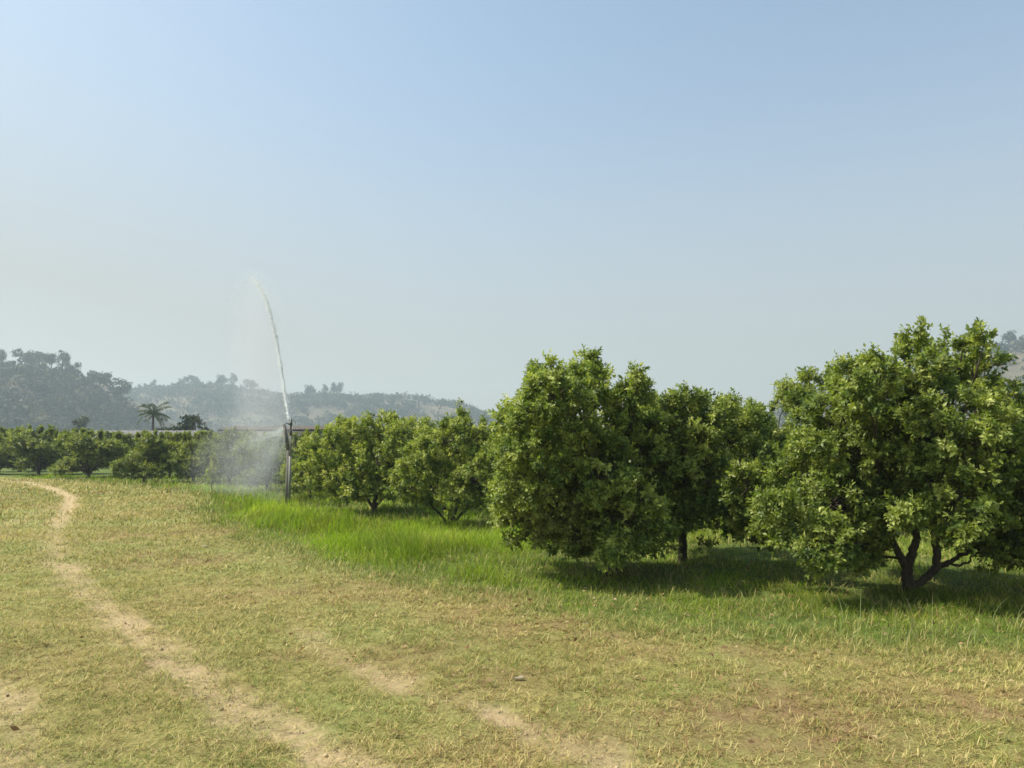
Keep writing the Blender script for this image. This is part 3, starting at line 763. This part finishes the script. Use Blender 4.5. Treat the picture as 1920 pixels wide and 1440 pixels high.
def drops(P, r, stretch=None):
    """small octahedral drops, optionally drawn out along a direction"""
    n = len(P)
    O = np.array([[1, 0, 0], [-1, 0, 0], [0, 1, 0], [0, -1, 0], [0, 0, 1], [0, 0, -1]], float)
    V = P[:, None, :] + O[None] * r[:, None, None]
    if stretch is not None: V = V + (O[None, :, [2]] * r[:, None, None]) * stretch[:, None, :]
    f = np.array([[0, 2, 4], [2, 1, 4], [1, 3, 4], [3, 0, 4], [2, 0, 5], [1, 2, 5], [3, 1, 5], [0, 3, 5]])
    return V.reshape(-1, 3), (np.arange(n)[:, None, None] * 6 + f[None]).reshape(-1, 3)


def curve(pts, t):
    P = np.array([at(*p) for p in pts]); s = np.linspace(0, 1, len(P))
    return np.stack([np.interp(t, s, P[:, a]) for a in range(3)], -1)


YN = pgy
JET = [(541.5, 787, YN), (536, 752, YN + .7), (530, 712, YN + 1.5), (523, 665, YN + 2.3), (515, 620, YN + 3.1), (507, 583, YN + 3.9), (497, 552, YN + 4.7), (487, 532, YN + 5.4), (478, 521, YN + 6.0), (468, 518, YN + 6.6), (458, 524, YN + 7.0), (448, 545, YN + 7.3), (440, 585, YN + 7.5)]
rw = np.random.default_rng(55)
jet = MB()
n = 30000
t = rw.random(n) ** 1.25
C0 = curve(JET, t); Dj = nrm(curve(JET, np.minimum(1, t + .02)) - curve(JET, np.maximum(0, t - .02)))
rad = .018 + .062 * t + .50 * np.maximum(0, t - .48) ** 1.4
gap = vnoise(t * 60, t * 0, 5)                              # the stream breaks into slugs
keep = rw.random(n) < np.clip(1.25 - t * 1.65, .05, 1) * (.25 + 1.0 * gap)
C0, Dj, rad, t = C0[keep], Dj[keep], rad[keep], t[keep]
P = C0 + rw.standard_t(3, (len(C0), 3)) * rad[:, None] * .42 + np.array([-.14, 0, -.12]) * (np.abs(rw.normal(0, 1, len(C0))) * np.maximum(0, t - .25))[:, None]
v, f = drops(P, rw.uniform(.004, .010, len(P)), Dj * 3.0)
jet.add(v, None, f)
tag(jet.build("water_jet", M_WATER), "tall white jet of water thrown up and to the left from the sprinkler head", "water jet")

FAN = [(528, 812, YN), (517, 832, YN + .5), (503, 855, YN + 1.2), (488, 880, YN + 2.2), (472, 905, YN + 3.4), (458, 924, YN + 4.6)]
fan = MB()
n = 8000
t = rw.random(n) ** .8
C0 = curve(FAN, t); Df = nrm(curve(FAN, np.minimum(1, t + .02)) - curve(FAN, np.maximum(0, t - .02)))
P = C0 + rw.normal(0, 1, (n, 3)) * (.03 + .26 * t)[:, None]
P = P[P[:, 2] > .05]
v, f = drops(P, rw.uniform(.003, .0075, len(P)), Df[:len(P)] * 2)
fan.add(v, None, f)
ARC = [(538, 798, YN), (525, 806, YN + .3), (510, 813, YN + .8), (490, 819, YN + 1.6), (466, 825, YN + 2.6), (440, 836, YN + 3.6)]
n = 3000
t = rw.random(n); C0 = curve(ARC, t)
P = C0 + rw.normal(0, 1, (n, 3)) * (.015 + .10 * t)[:, None] + np.array([0, 0, -.25]) * (np.abs(rw.normal(0, .6, n)) * t)[:, None]
v, f = drops(P, rw.uniform(.003, .007, n)); fan.add(v, None, f)
tag(fan.build("side_spray", M_WATER), "low fan of white spray falling to the left of the post", "water spray")

mist = MB()
n = 150000
t = rw.beta(1.6, 1.2, n) * .85
C0 = curve(JET, t)
fall = rw.random(n) ** .8
zz = C0[:, 2] * (1 - fall)
drift = -(.15 + .25 * rw.random(n)) * (C0[:, 2] - zz) * (.35 + .5 * t) + rw.normal(0, .16, n) * (.3 + fall)
P = np.stack([C0[:, 0] + drift, C0[:, 1] + rw.normal(.2, .5, n), zz], 1)
keep = (P[:, 2] > .05) & (rw.random(n) < .30 + .4 * sstep(3.4, 1.2, P[:, 2]))
P = P[keep]
v, f = drops(P, rw.uniform(.002, .0045, len(P))); mist.add(v, None, f)
tag(mist.build("spray_drops", M_WATER), "pale veil of fine drops drifting down left of the sprinkler", "mist", kind="stuff")



def veil(centre, rad, ax_tilt, seed):
    """a lumpy rounded puff of fine spray"""
    uu = np.linspace(0, math.pi, 13); ww = np.linspace(0, 2 * math.pi, 19)[:-1]
    D = np.array([[math.sin(a) * math.cos(b), math.sin(a) * math.sin(b), math.cos(a)] for a in uu for b in ww])
    k = 1 + .12 * np.sin(D[:, 0] * 3 + seed) * np.sin(D[:, 2] * 4 + seed * 2)
    V = D * np.array(rad) * k[:, None]
    V[:, 0] += V[:, 2] * ax_tilt
    V = V + np.array(centre); V[:, 2] = np.maximum(V[:, 2], .04)
    q = [[i_ * 18 + j_, (i_ + 1) * 18 + j_, (i_ + 1) * 18 + (j_ + 1) % 18, i_ * 18 + (j_ + 1) % 18] for i_ in range(12) for j_ in range(18)]
    return V, q


def veil_mat():
    m, nt, out = new_mat("fine_spray_air")
    v_ = nt.nodes.new("ShaderNodeVolumePrincipled")
    v_.inputs["Color"].default_value = (.97, 1.0, .99, 1); v_.inputs["Density"].default_value = .039; v_.inputs["Anisotropy"].default_value = .2
    nt.links.new(v_.outputs[0], out.inputs["Volume"]); return m


M_VEIL = veil_mat()
for n, (u, v_, yy, ru, rv, ry, tl) in enumerate(((465, 850, 25.5, 66, 95, 1.2, .12), (490, 845, 25, 30, 85, .8, .16), (490, 800, 25, 55, 130, 1.3, .05), (500, 740, 24.5, 42, 150, 1.1, -.05), (495, 700, 24.5, 55, 190, 1.3, -.08), (468, 890, 26, 50, 45, 1.3, 0), (425, 860, 27, 60, 75, 1.5, .1), (498, 640, 24.6, 34, 120, .9, -.12), (478, 680, 25, 44, 170, 1.1, -.06), (474, 620, 25, 38, 120, 1.0, -.08))):
    k = yy / F_PX; mv = MB(); V, q = veil(at(u, v_, yy), (ru * k, ry, rv * k), tl, n); mv.add(V, q)
    tag(mv.build("spray_mist", M_VEIL, smooth=True), "soft pale mist of fine spray hanging left of the jet", "mist", "veils of spray mist", kind="stuff")

# ------------------------------------------------------------------ scraps on the field
def scrap(name, u, v, size, mat, label, cat, seed):
    r_ = np.random.default_rng(seed); a_, b_ = ground(u, v)
    k = 7; s = np.linspace(-1, 1, k); XX, YY = np.meshgrid(s, s)
    zz = -.012 + .35 * size * (fbm(XX * 1.6 + 5, YY * 1.6, seed) - .25) + .12 * size * XX ** 2
    ang = r_.uniform(0, 6.28)
    x = (XX * math.cos(ang) - YY * math.sin(ang) * .45) * size * (1 + .2 * np.sin(YY * 4)); y = (XX * math.sin(ang) + YY * math.cos(ang) * .45) * size
    top = np.stack([x, y, zz + .03], -1).reshape(-1, 3); n = k * k
    ii = np.arange(k - 1)[:, None] * k; jj = np.arange(k - 1)[None]
    q = np.stack([ii + jj, ii + jj + 1, ii + k + jj + 1, ii + k + jj], -1).reshape(-1, 4)
    m_ = MB(); m_.add(np.concatenate([top, top - [0, 0, .004]]), np.concatenate([q, q[:, ::-1] + n]))
    o = m_.build(name, mat, smooth=True); o.location = (a_, b_, float(zbump(np.array([a_]), np.array([b_]))[0]))
    return tag(o, label, cat)


scrap("dry_leaf", 972, 1279, .038, M_SCRAP, "pale curled dry leaf lying on the mown grass below the broad tree", "leaf", 3)
scrap("white_scrap", 386, 1027, .075, M_SCRAP, "small whitish scrap lying on the mown grass left of the lush strip", "scrap", 4)

# loose clods on the worn tracks, dead leaves under the near trees
rc = np.random.default_rng(77); cx, cy = [], []
for P, S, W in TRK[:3]:
    for i_ in range(len(P) - 1):
        a_, b_ = P[i_], P[i_ + 1]; ln_ = np.linalg.norm(b_ - a_); k = int(min(ln_, 8) * 38)
        t_ = rc.random(k)[:, None]; q = a_ * (1 - t_) + b_ * t_ + rc.normal(0, .16, (k, 2)); cx.append(q[:, 0]); cy.append(q[:, 1])
cx, cy = np.concatenate(cx), np.concatenate(cy); k = (cy > 2.8) & (cy < 14); cx, cy = cx[k], cy[k]
r_ = rc.lognormal(math.log(.0065), .5, len(cx)).clip(.003, .014)
v, f = drops(np.stack([cx, cy, zbump(cx, cy) - .02 + r_ * .4], 1), r_)
v = v + rc.normal(0, .28, v.shape) * np.repeat(r_, 6)[:, None]
mc = MB(); mc.add(v, None, f)
tag(mc.build("clods", noisy_mat("dry_clod", (.46, .34, .20), (.62, .49, .31), 40, .95, .4)), "small dry soil clods loose on the worn wheel tracks", "soil clods", kind="stuff")
n = 1300
lx_, ly_ = rc.normal(1.9, 2.6, n), rc.normal(8.2, 1.9, n); k = (ly_ > 3.2) & (ly_ < 14); lx_, ly_ = lx_[k], ly_[k]; n = len(lx_)
D_ = nrm(np.stack([rc.normal(size=n), rc.normal(size=n), rc.normal(0, .25, n)], 1)); l_ = rc.uniform(.03, .065, n)
v, q, c = leaf_geo(np.stack([lx_, ly_, zbump(lx_, ly_) + rc.uniform(.015, .05, n)], 1), D_, nrm(np.array([0, 0, 1.0]) + rc.normal(0, .45, (n, 3))), l_, l_ * .5, np.array([[.30, .19, .09], [.42, .32, .16], [.20, .12, .06]])[rc.integers(0, 3, n)] * rc.uniform(.7, 1.2, (n, 1)))
mc = MB(); mc.add(v, q, None, c)
tag(mc.build("fallen_leaves", M_STRAW), "brown dead leaves scattered on the grass below the near trees", "fallen leaves", kind="stuff")

# ------------------------------------------------------------------ sheds behind the far row
def shed(u0, u1, v_ridge, v_eave, y, depth, roof_mat, name, label):
    p0, p1 = at(u0, v_ridge, y), at(u1, v_ridge, y)
    zr = at(u0, v_ridge, y + depth / 2)[2]; ze = at(u0, v_eave, y)[2]
    L_ = p1[0] - p0[0]
    t_ = thing(name, (p0[0], y, 0), label, "shed")
    mb = MB()
    nx = int(L_ / .22)
    xs = np.linspace(-.3, L_ + .3, nx); rip = .022 * np.cos(np.arange(nx) * math.pi)
    for (y0, z0), (y1, z1) in (((-.45, ze), (depth / 2, zr)), ((depth / 2, zr), (depth + .45, ze))):
        A = np.stack([xs, 0 * xs + y0, rip + z0], 1); B_ = np.stack([xs, 0 * xs + y1, rip + z1], 1)
        k = np.arange(nx - 1); q = np.stack([k, k + 1, nx + k + 1, nx + k], 1)
        mb.add(np.concatenate([A, B_]), q); mb.add(np.concatenate([A, B_]) - [0, 0, .03], q[:, ::-1])
    mb.build("roof", roof_mat, t_)
    mb = MB(); mb.box((-.3, -.47, ze - .17), (L_ + .3, -.43, ze - .04)); mb.build("eave_shade", M_DARKW, t_)  # dark strip painting in the shade under the eave
    mb = MB(); mb.box((0, .3, -.1), (L_, depth, ze - .12)); mb.build("wall", M_WALLM, t_)
    npost = max(3, int(L_ / 3.2))
    for k in range(npost + 1):
        mb = MB(); x = L_ * k / npost; mb.box((x - .07, -.35, -.1), (x + .07, -.21, ze - .1)); mb.build("post", M_CONC, t_)
    for k in range(npost):
        mb = MB(); x = L_ * (k + .5) / npost; mb.box((x - .7, .27, .9), (x + .7, .297, ze - .6)); mb.build("window", M_DARKW, t_)
    return t_


shed(95, 350, 807, 823, 58, 7, M_ROOF, "long_shed", "long low shed with a pale grey sheet roof behind the far row of trees")
shed(418, 606, 799, 805, 66, 6, M_RUST, "low_shed", "low shed with a thin brown roof line behind the sprinkler post")

# ------------------------------------------------------------------ hills
HILL_A = dict(drop=17, D=400.0, run=170.0, back=160, prof=[(-900, 690), (-500, 668), (-250, 672), (-80, 678), (0, 685), (60, 680), (115, 682), (150, 700), (190, 728), (235, 748), (275, 790), (330, 820), (420, 838), (600, 842)])
HILL_B = dict(drop=8, D=760.0, run=230.0, back=200, prof=[(-200, 760), (100, 755), (220, 745), (300, 730), (370, 725), (430, 722), (490, 732), (540, 742), (620, 738), (700, 742), (770, 740), (840, 752), (900, 772), (980, 800), (1080, 815), (1200, 812)])
HILL_C = dict(drop=8, D=520.0, run=190.0, back=200, prof=[(1150, 838), (1300, 815), (1400, 795), (1470, 765), (1560, 745), (1680, 705), (1800, 668), (1900, 640), (1990, 622), (2150, 618), (2400, 620), (2900, 650), (3300, 700)])


def hill_h(H, x, y):
    xs = np.array([at(p[0], p[1], H["D"])[0] for p in H["prof"]]); zs = np.array([at(p[0], p[1], H["D"])[2] for p in H["prof"]])
    crest = np.maximum(0, np.interp(x, xs, zs) - H["drop"] / F_PX * H["D"])
    up = sstep(H["D"] - H["run"], H["D"], y); dn = 1 - sstep(H["D"] + 10, H["D"] + H["back"], y) * .8
    k = np.where(y < H["D"], up, dn)
    return crest * k + (fbm(x * .02, y * .02, H["D"], 4) - .5) * 14 * np.minimum(1, crest / 25) * np.where(np.abs(y - H["D"]) < 20, .3, 1) * k - .6


M_HILL = noisy_mat("hill_soil_and_scrub", (.06, .06, .025), (.20, .16, .10), .022, .95, .2)
for H in (HILL_A, HILL_B, HILL_C):
    xs = np.array([at(p[0], p[1], H["D"])[0] for p in H["prof"]])
    ax_ = np.linspace(xs.min(), xs.max(), 150); ay_ = np.linspace(H["D"] - H["run"] - 5, H["D"] + H["back"], 60)
    XX, YY = np.meshgrid(ax_, ay_)
    zz = hill_h(H, XX.ravel(), YY.ravel())
    k = len(ax_); ii = np.arange(len(ay_) - 1)[:, None] * k; jj = np.arange(k - 1)[None]
    q = np.stack([ii + jj, ii + jj + 1, ii + k + jj + 1, ii + k + jj], -1).reshape(-1, 4)
    m_ = MB(); m_.add(np.stack([XX.ravel(), YY.ravel(), zz], 1), q)
    tag(m_.build("hill", M_HILL, smooth=True), kind="structure")

WOODC = np.array([[.02, .034, .012], [.04, .056, .018], [.07, .08, .03], [.12, .105, .055]])


def crown_cards(P, size, rng, nq, col, flat=.8):
    """many leafy faces scattered through the crowns centred on P"""
    n = len(P)
    d = nrm(rng.normal(size=(n, nq, 3))); r = rng.uniform(.45, 1.0, (n, nq, 1)) * (1 + .22 * np.sin(d[..., [0]] * 5 + d[..., [2]] * 4 + rng.uniform(0, 6, (n, 1, 1))))
    c = P[:, None, :] + d * r * size[:, None, None] * np.array([1, 1, flat])
    o = nrm(d + rng.normal(0, .6, d.shape)); ref = nrm(rng.normal(size=o.shape)); a = nrm(np.cross(o, ref)); b = np.cross(o, a)
    s = size[:, None, None] * rng.uniform(.14, .30, (n, nq, 1))
    V = np.stack([c - a * s, c - b * s * .7, c + a * s, c + b * s * .7], 2).reshape(-1, 3)
    k = np.arange(n * nq) * 4; q = np.stack([k, k + 1, k + 2, k + 3], 1)
    C = np.repeat((col[:, None, :] * rng.uniform(.7, 1.3, (n, nq, 1))).reshape(-1, 3), 4, 0)
    return V, q, C


def bare_spot(x, y):
    k = np.zeros(x.shape, bool)
    for u_, yy, ru, ry in ((305, 660, 22, 30), (585, 650, 15, 13), (765, 715, 30, 30), (820, 690, 22, 26), (700, 640, 22, 20), (850, 640, 26, 24), (470, 650, 14, 16)):
        k |= ((x - at(u_, 800, yy)[0]) / ru) ** 2 + ((y - yy) / ry) ** 2 < 1
    return k


rh = np.random.default_rng(91)
for H, cnt, sz, nq, bare in ((HILL_A, 4600, 4.2, 46, .12), (HILL_B, 5600, 4.9, 30, .27), (HILL_C, 2200, 4.6, 34, .25)):
    xs = np.array([at(p[0], p[1], H["D"])[0] for p in H["prof"]])
    x = rh.uniform(xs.min(), xs.max(), cnt); y = H["D"] - H["run"] * rh.random(cnt) ** 1.2 + rh.uniform(-4, 8, cnt)
    bn = fbm(x * .018 + 7, y * .03, 33, 3)
    keep = (bn > bare) | (y > H["D"] - 12)
    if H is HILL_B: keep &= ~(bare_spot(x, y) & (rh.random(cnt) < .85))
    x, y = x[keep], y[keep]
    z = hill_h(H, x, y); ok = z > .4
    x, y, z = x[ok], y[ok], z[ok]
    s = sz * rh.uniform(.55, 1.25, len(x)) * np.where(y > H["D"] - 8, .8, 1)
    col = WOODC[rh.choice(4, len(x), p=[.35, .35, .2, .1])]
    m_ = MB(); v, q, c = crown_cards(np.stack([x, y, z + s * .7], 1), s, rh, nq, col); m_.add(v, q, None, c)
    tag(m_.build("hillside_woods", M_WOOD), {400: "hazy wooded slope of the left hill", 760: "pale distant woods over the long middle ridge", 520: "hazy woods on the hill behind the tall tree"}[int(H["D"])], "woods", kind="stuff")
# scrub on the flat between the sheds and the hills
cnt = 900
x = rh.uniform(-190, 120, cnt); y = rh.uniform(150, 300, cnt); k = np.abs(x) < .85 * y; x, y = x[k], y[k]
s = rh.uniform(1.6, 3.6, len(x))
m_ = MB(); v, q, c = crown_cards(np.stack([x, y, s * .75], 1), s, rh, 40, WOODC[rh.choice(3, len(x), p=[.4, .4, .2])]); m_.add(v, q, None, c)
tag(m_.build("scrub_woods", M_WOOD), "low bluish scrub on the flat at the foot of the hills", "woods", kind="stuff")


def far_tree(seed, h, w, kind):
    """crown and trunk of one skyline tree"""
    r_ = np.random.default_rng(seed); cr, tr = MB(), MB()
    if kind == "umbrella":
        tr.tube([(0, 0, -1), (.1, 0, h * .4), (.3, 0, h * .7)], [.35, .26, .16], 7)
        k = 16; a_ = r_.uniform(0, 6.28, k); rr = w * .5 * np.sqrt(r_.random(k))
        P = np.stack([rr * np.cos(a_) + .3, rr * np.sin(a_), h * .80 - .07 * h * (rr / (w * .25)) ** 2 + r_.uniform(-.24, .04, k) * h], 1); S = r_.uniform(.15, .24, k) * w
        for p in P[:8]: tr.tube([(.1, 0, h * .42), (p[0] * .5, p[1] * .5, h * .66), tuple(p)], [.16, .12, .06], 5)
        flat = .8
    else:
        tr.tube([(0, 0, -1), (0, .1, h * .35), (.1, 0, h * .7)], [.4, .3, .14], 7)
        k = 16; d = nrm(r_.normal(size=(k, 3))); P = np.array([0, 0, h * .62]) + d * np.array([w * .3, w * .3, h * .24]); S = r_.uniform(.16, .24, k) * w
        for p in P[:7]: tr.tube([(0, .05, h * .3), tuple(p * [.5, .5, .9]), tuple(p)], [.18, .12, .06], 5)
        flat = .85
    v, q, c = crown_cards(P, S, r_, 60, WOODC[r_.choice(3, k)], flat); cr.add(v, q, None, c)
    return cr.mesh("crown", M_WOOD), tr.mesh("trunk", M_FARBARK)


FT = {"umbrella": [far_tree(401, 12, 10, "umbrella"), far_tree(402, 11, 8, "umbrella")], "round": [far_tree(403, 11, 9, "round"), far_tree(404, 12, 7, "round")]}
SKY = [  # pixel of the foot, top, hill, kind, label
    (-6, 700, 650, HILL_A, "round", 1, "hilltop tree cut by the left edge of the picture"),
    (46, 690, 648, HILL_A, "umbrella", 0, "broad domed tree standing highest on the left hilltop"),
    (86, 690, 652, HILL_A, "umbrella", 1, "flat leaning crown on a bare stem, second on the left hilltop"),
    (116, 695, 656, HILL_A, "round", 1, "upright rounded tree at the right shoulder of the left hilltop"),
    (136, 712, 676, HILL_A, "round", 0, "bushy tree leaning out just below the left hilltop"),
    (187, 735, 686, HILL_A, "umbrella", 1, "lone open crowned tree on thin stems down the left hill's slope"),
    (222, 752, 706, HILL_A, "round", 0, "dark round tree ending the left hill's skyline"),
    (266, 750, 718, HILL_B, "round", 0, "small round tree first on the middle ridge"),
    (289, 742, 711, HILL_B, "round", 1, "tree standing second on the middle ridge above the palm"),
    (337, 738, 709, HILL_B, "round", 1, "squarish small tree left of the umbrella shaped ridge tree"),
    (361, 735, 697, HILL_B, "umbrella", 1, "umbrella shaped tree standing tall on the middle ridge"),
    (415, 730, 700, HILL_B, "round", 0, "left of two round trees at the top of the middle ridge"),
    (436, 732, 699, HILL_B, "round", 1, "right of two round trees at the top of the middle ridge"),
    (468, 740, 707, HILL_B, "umbrella", 0, "ridge tree behind the left edge of the water jet"),
    (580, 748, 719, HILL_B, "round", 0, "low ridge tree first to the right of the water jet"),
    (608, 748, 720, HILL_B, "round", 1, "narrow ridge tree between two rounder ones right of the jet"),
    (632, 745, 714, HILL_B, "round", 0, "largest round ridge tree right of the water jet"),
    (1478, 775, 738, HILL_C, "umbrella", 1, "hazy tree showing in the gap left of the tallest citrus tree"),
    (1895, 665, 618, HILL_C, "round", 0, "hazy tree high on the right hill at the picture's edge")]
for n, (u, vb, vt, H, kind, var, lab) in enumerate(SKY):
    p = at(u, vb, H["D"] - 3); z = float(hill_h(H, np.array([p[0]]), np.array([p[1]]))[0]); top = at(u, vt, H["D"] - 3)[2]
    h0 = (12, 11)[var] if kind == "umbrella" else (11, 12)[var]
    s = (top - z) / h0 / .96
    plant("hill_tree", FT[kind][var], (p[0], p[1], z), lab, "tree", "trees on the skyline of the hills", rz=n * 2.1, s=max(.5, s))

# trees on the flat behind the sheds: palm, round dark tree, small bushes
def palm(h, seed):
    r_ = np.random.default_rng(seed); cr, tr = MB(), MB()
    tr.tube([(0, 0, -.3), (.15, 0, h * .4), (.1, 0, h)], [.2, .15, .12], 9)
    for k in range(19):
        a_ = k * 2.4; up = r_.uniform(-.5, 1.4)
        ln = r_.uniform(1.6, 2.9); tt = np.linspace(0, 1, 9)
        hd_ = np.array([math.cos(a_), math.sin(a_), 0])
        el = up - 1.05 * tt ** 1.4
        st_ = np.concatenate([[[0, 0, 0]], np.cumsum((hd_[None] * np.cos(el)[:, None] + np.array([0, 0, 1]) * np.sin(el)[:, None]) * ln / 9, 0)])[:9]
        P = st_ + np.array([.1, 0, h]); cr.tube(P, np.linspace(.035, .01, 9), 4, np.array([.09, .11, .03]))
        side = np.cross(hd_, [0, 0, 1])
        q_ = np.linspace(.12, 1, 26); B_ = np.stack([np.interp(q_, tt, P[:, a]) for a in range(3)], 1)
        for sg in (-1, 1):
            dd = nrm(side * sg + hd_ * .6 + np.array([0, 0, -.45]) + r_.normal(0, .08, (26, 3)))
            l_ = .62 * np.sin(np.clip(q_, .15, .95) * math.pi) ** .5 + .1
            v, q, c = leaf_geo(B_, dd, np.tile([0, 0, 1.0], (26, 1)), l_, np.full(26, .085), np.tile([.055, .085, .022], (26, 1)) * r_.uniform(.7, 1.4, (26, 1)), False)
            cr.add(v, q, None, c)
    return cr.mesh("crown", M_WOOD), tr.mesh("trunk", M_FARBARK)


p = at(286, 774, 92)
plant("palm_tree", palm(p[2], 5), (p[0], 92, 0), "coconut palm with drooping fronds rising behind the pale shed roof", "palm")
p0, p1 = at(150, 835, 140), at(150, 776, 140)
plant("round_tree", far_tree(414, 5.5, 2.8, "round"), (p0[0], 140, 0), "small upright dark tree before the left hill, left of the coconut palm", "tree", s=p1[2] / 5.3)
p0, p1 = at(361, 835, 78), at(361, 775, 78)
plant("round_tree", far_tree(411, 4.3, 3.2, "round"), (p0[0], 78, 0), "dark round crowned tree behind the pale shed's right end", "tree", s=p1[2] / 4.15)
p0, p1 = at(318, 835, 82), at(318, 793, 82)
plant("round_tree", far_tree(412, 3.8, 2.6, "round"), (p0[0], 82, 0), "small dull bush between the coconut palm and the dark round tree", "tree", s=p1[2] / 3.6)
p0, p1 = at(296, 835, 75), at(296, 798, 75)
plant("round_tree", far_tree(413, 3.4, 2.4, "round"), (p0[0], 75, 0), "pale green bush at the foot of the coconut palm", "tree", s=p1[2] / 3.2)

# ------------------------------------------------------------------ haze
hz = MB(); hz.box((-1050, -150, -1.6), (1050, 1150, 92))


def haze_mat():
    m, nt, out = new_mat("dusty_air")
    v = nt.nodes.new("ShaderNodeVolumePrincipled")
    v.inputs["Color"].default_value = (.77, .92, 1.0, 1)
    v.inputs["Density"].default_value = .00076
    v.inputs["Anisotropy"].default_value = .25
    nt.links.new(v.outputs[0], out.inputs["Volume"])
    return m


tag(hz.build("haze", haze_mat()), "pale dusty haze hanging over the whole valley", "haze", kind="stuff")
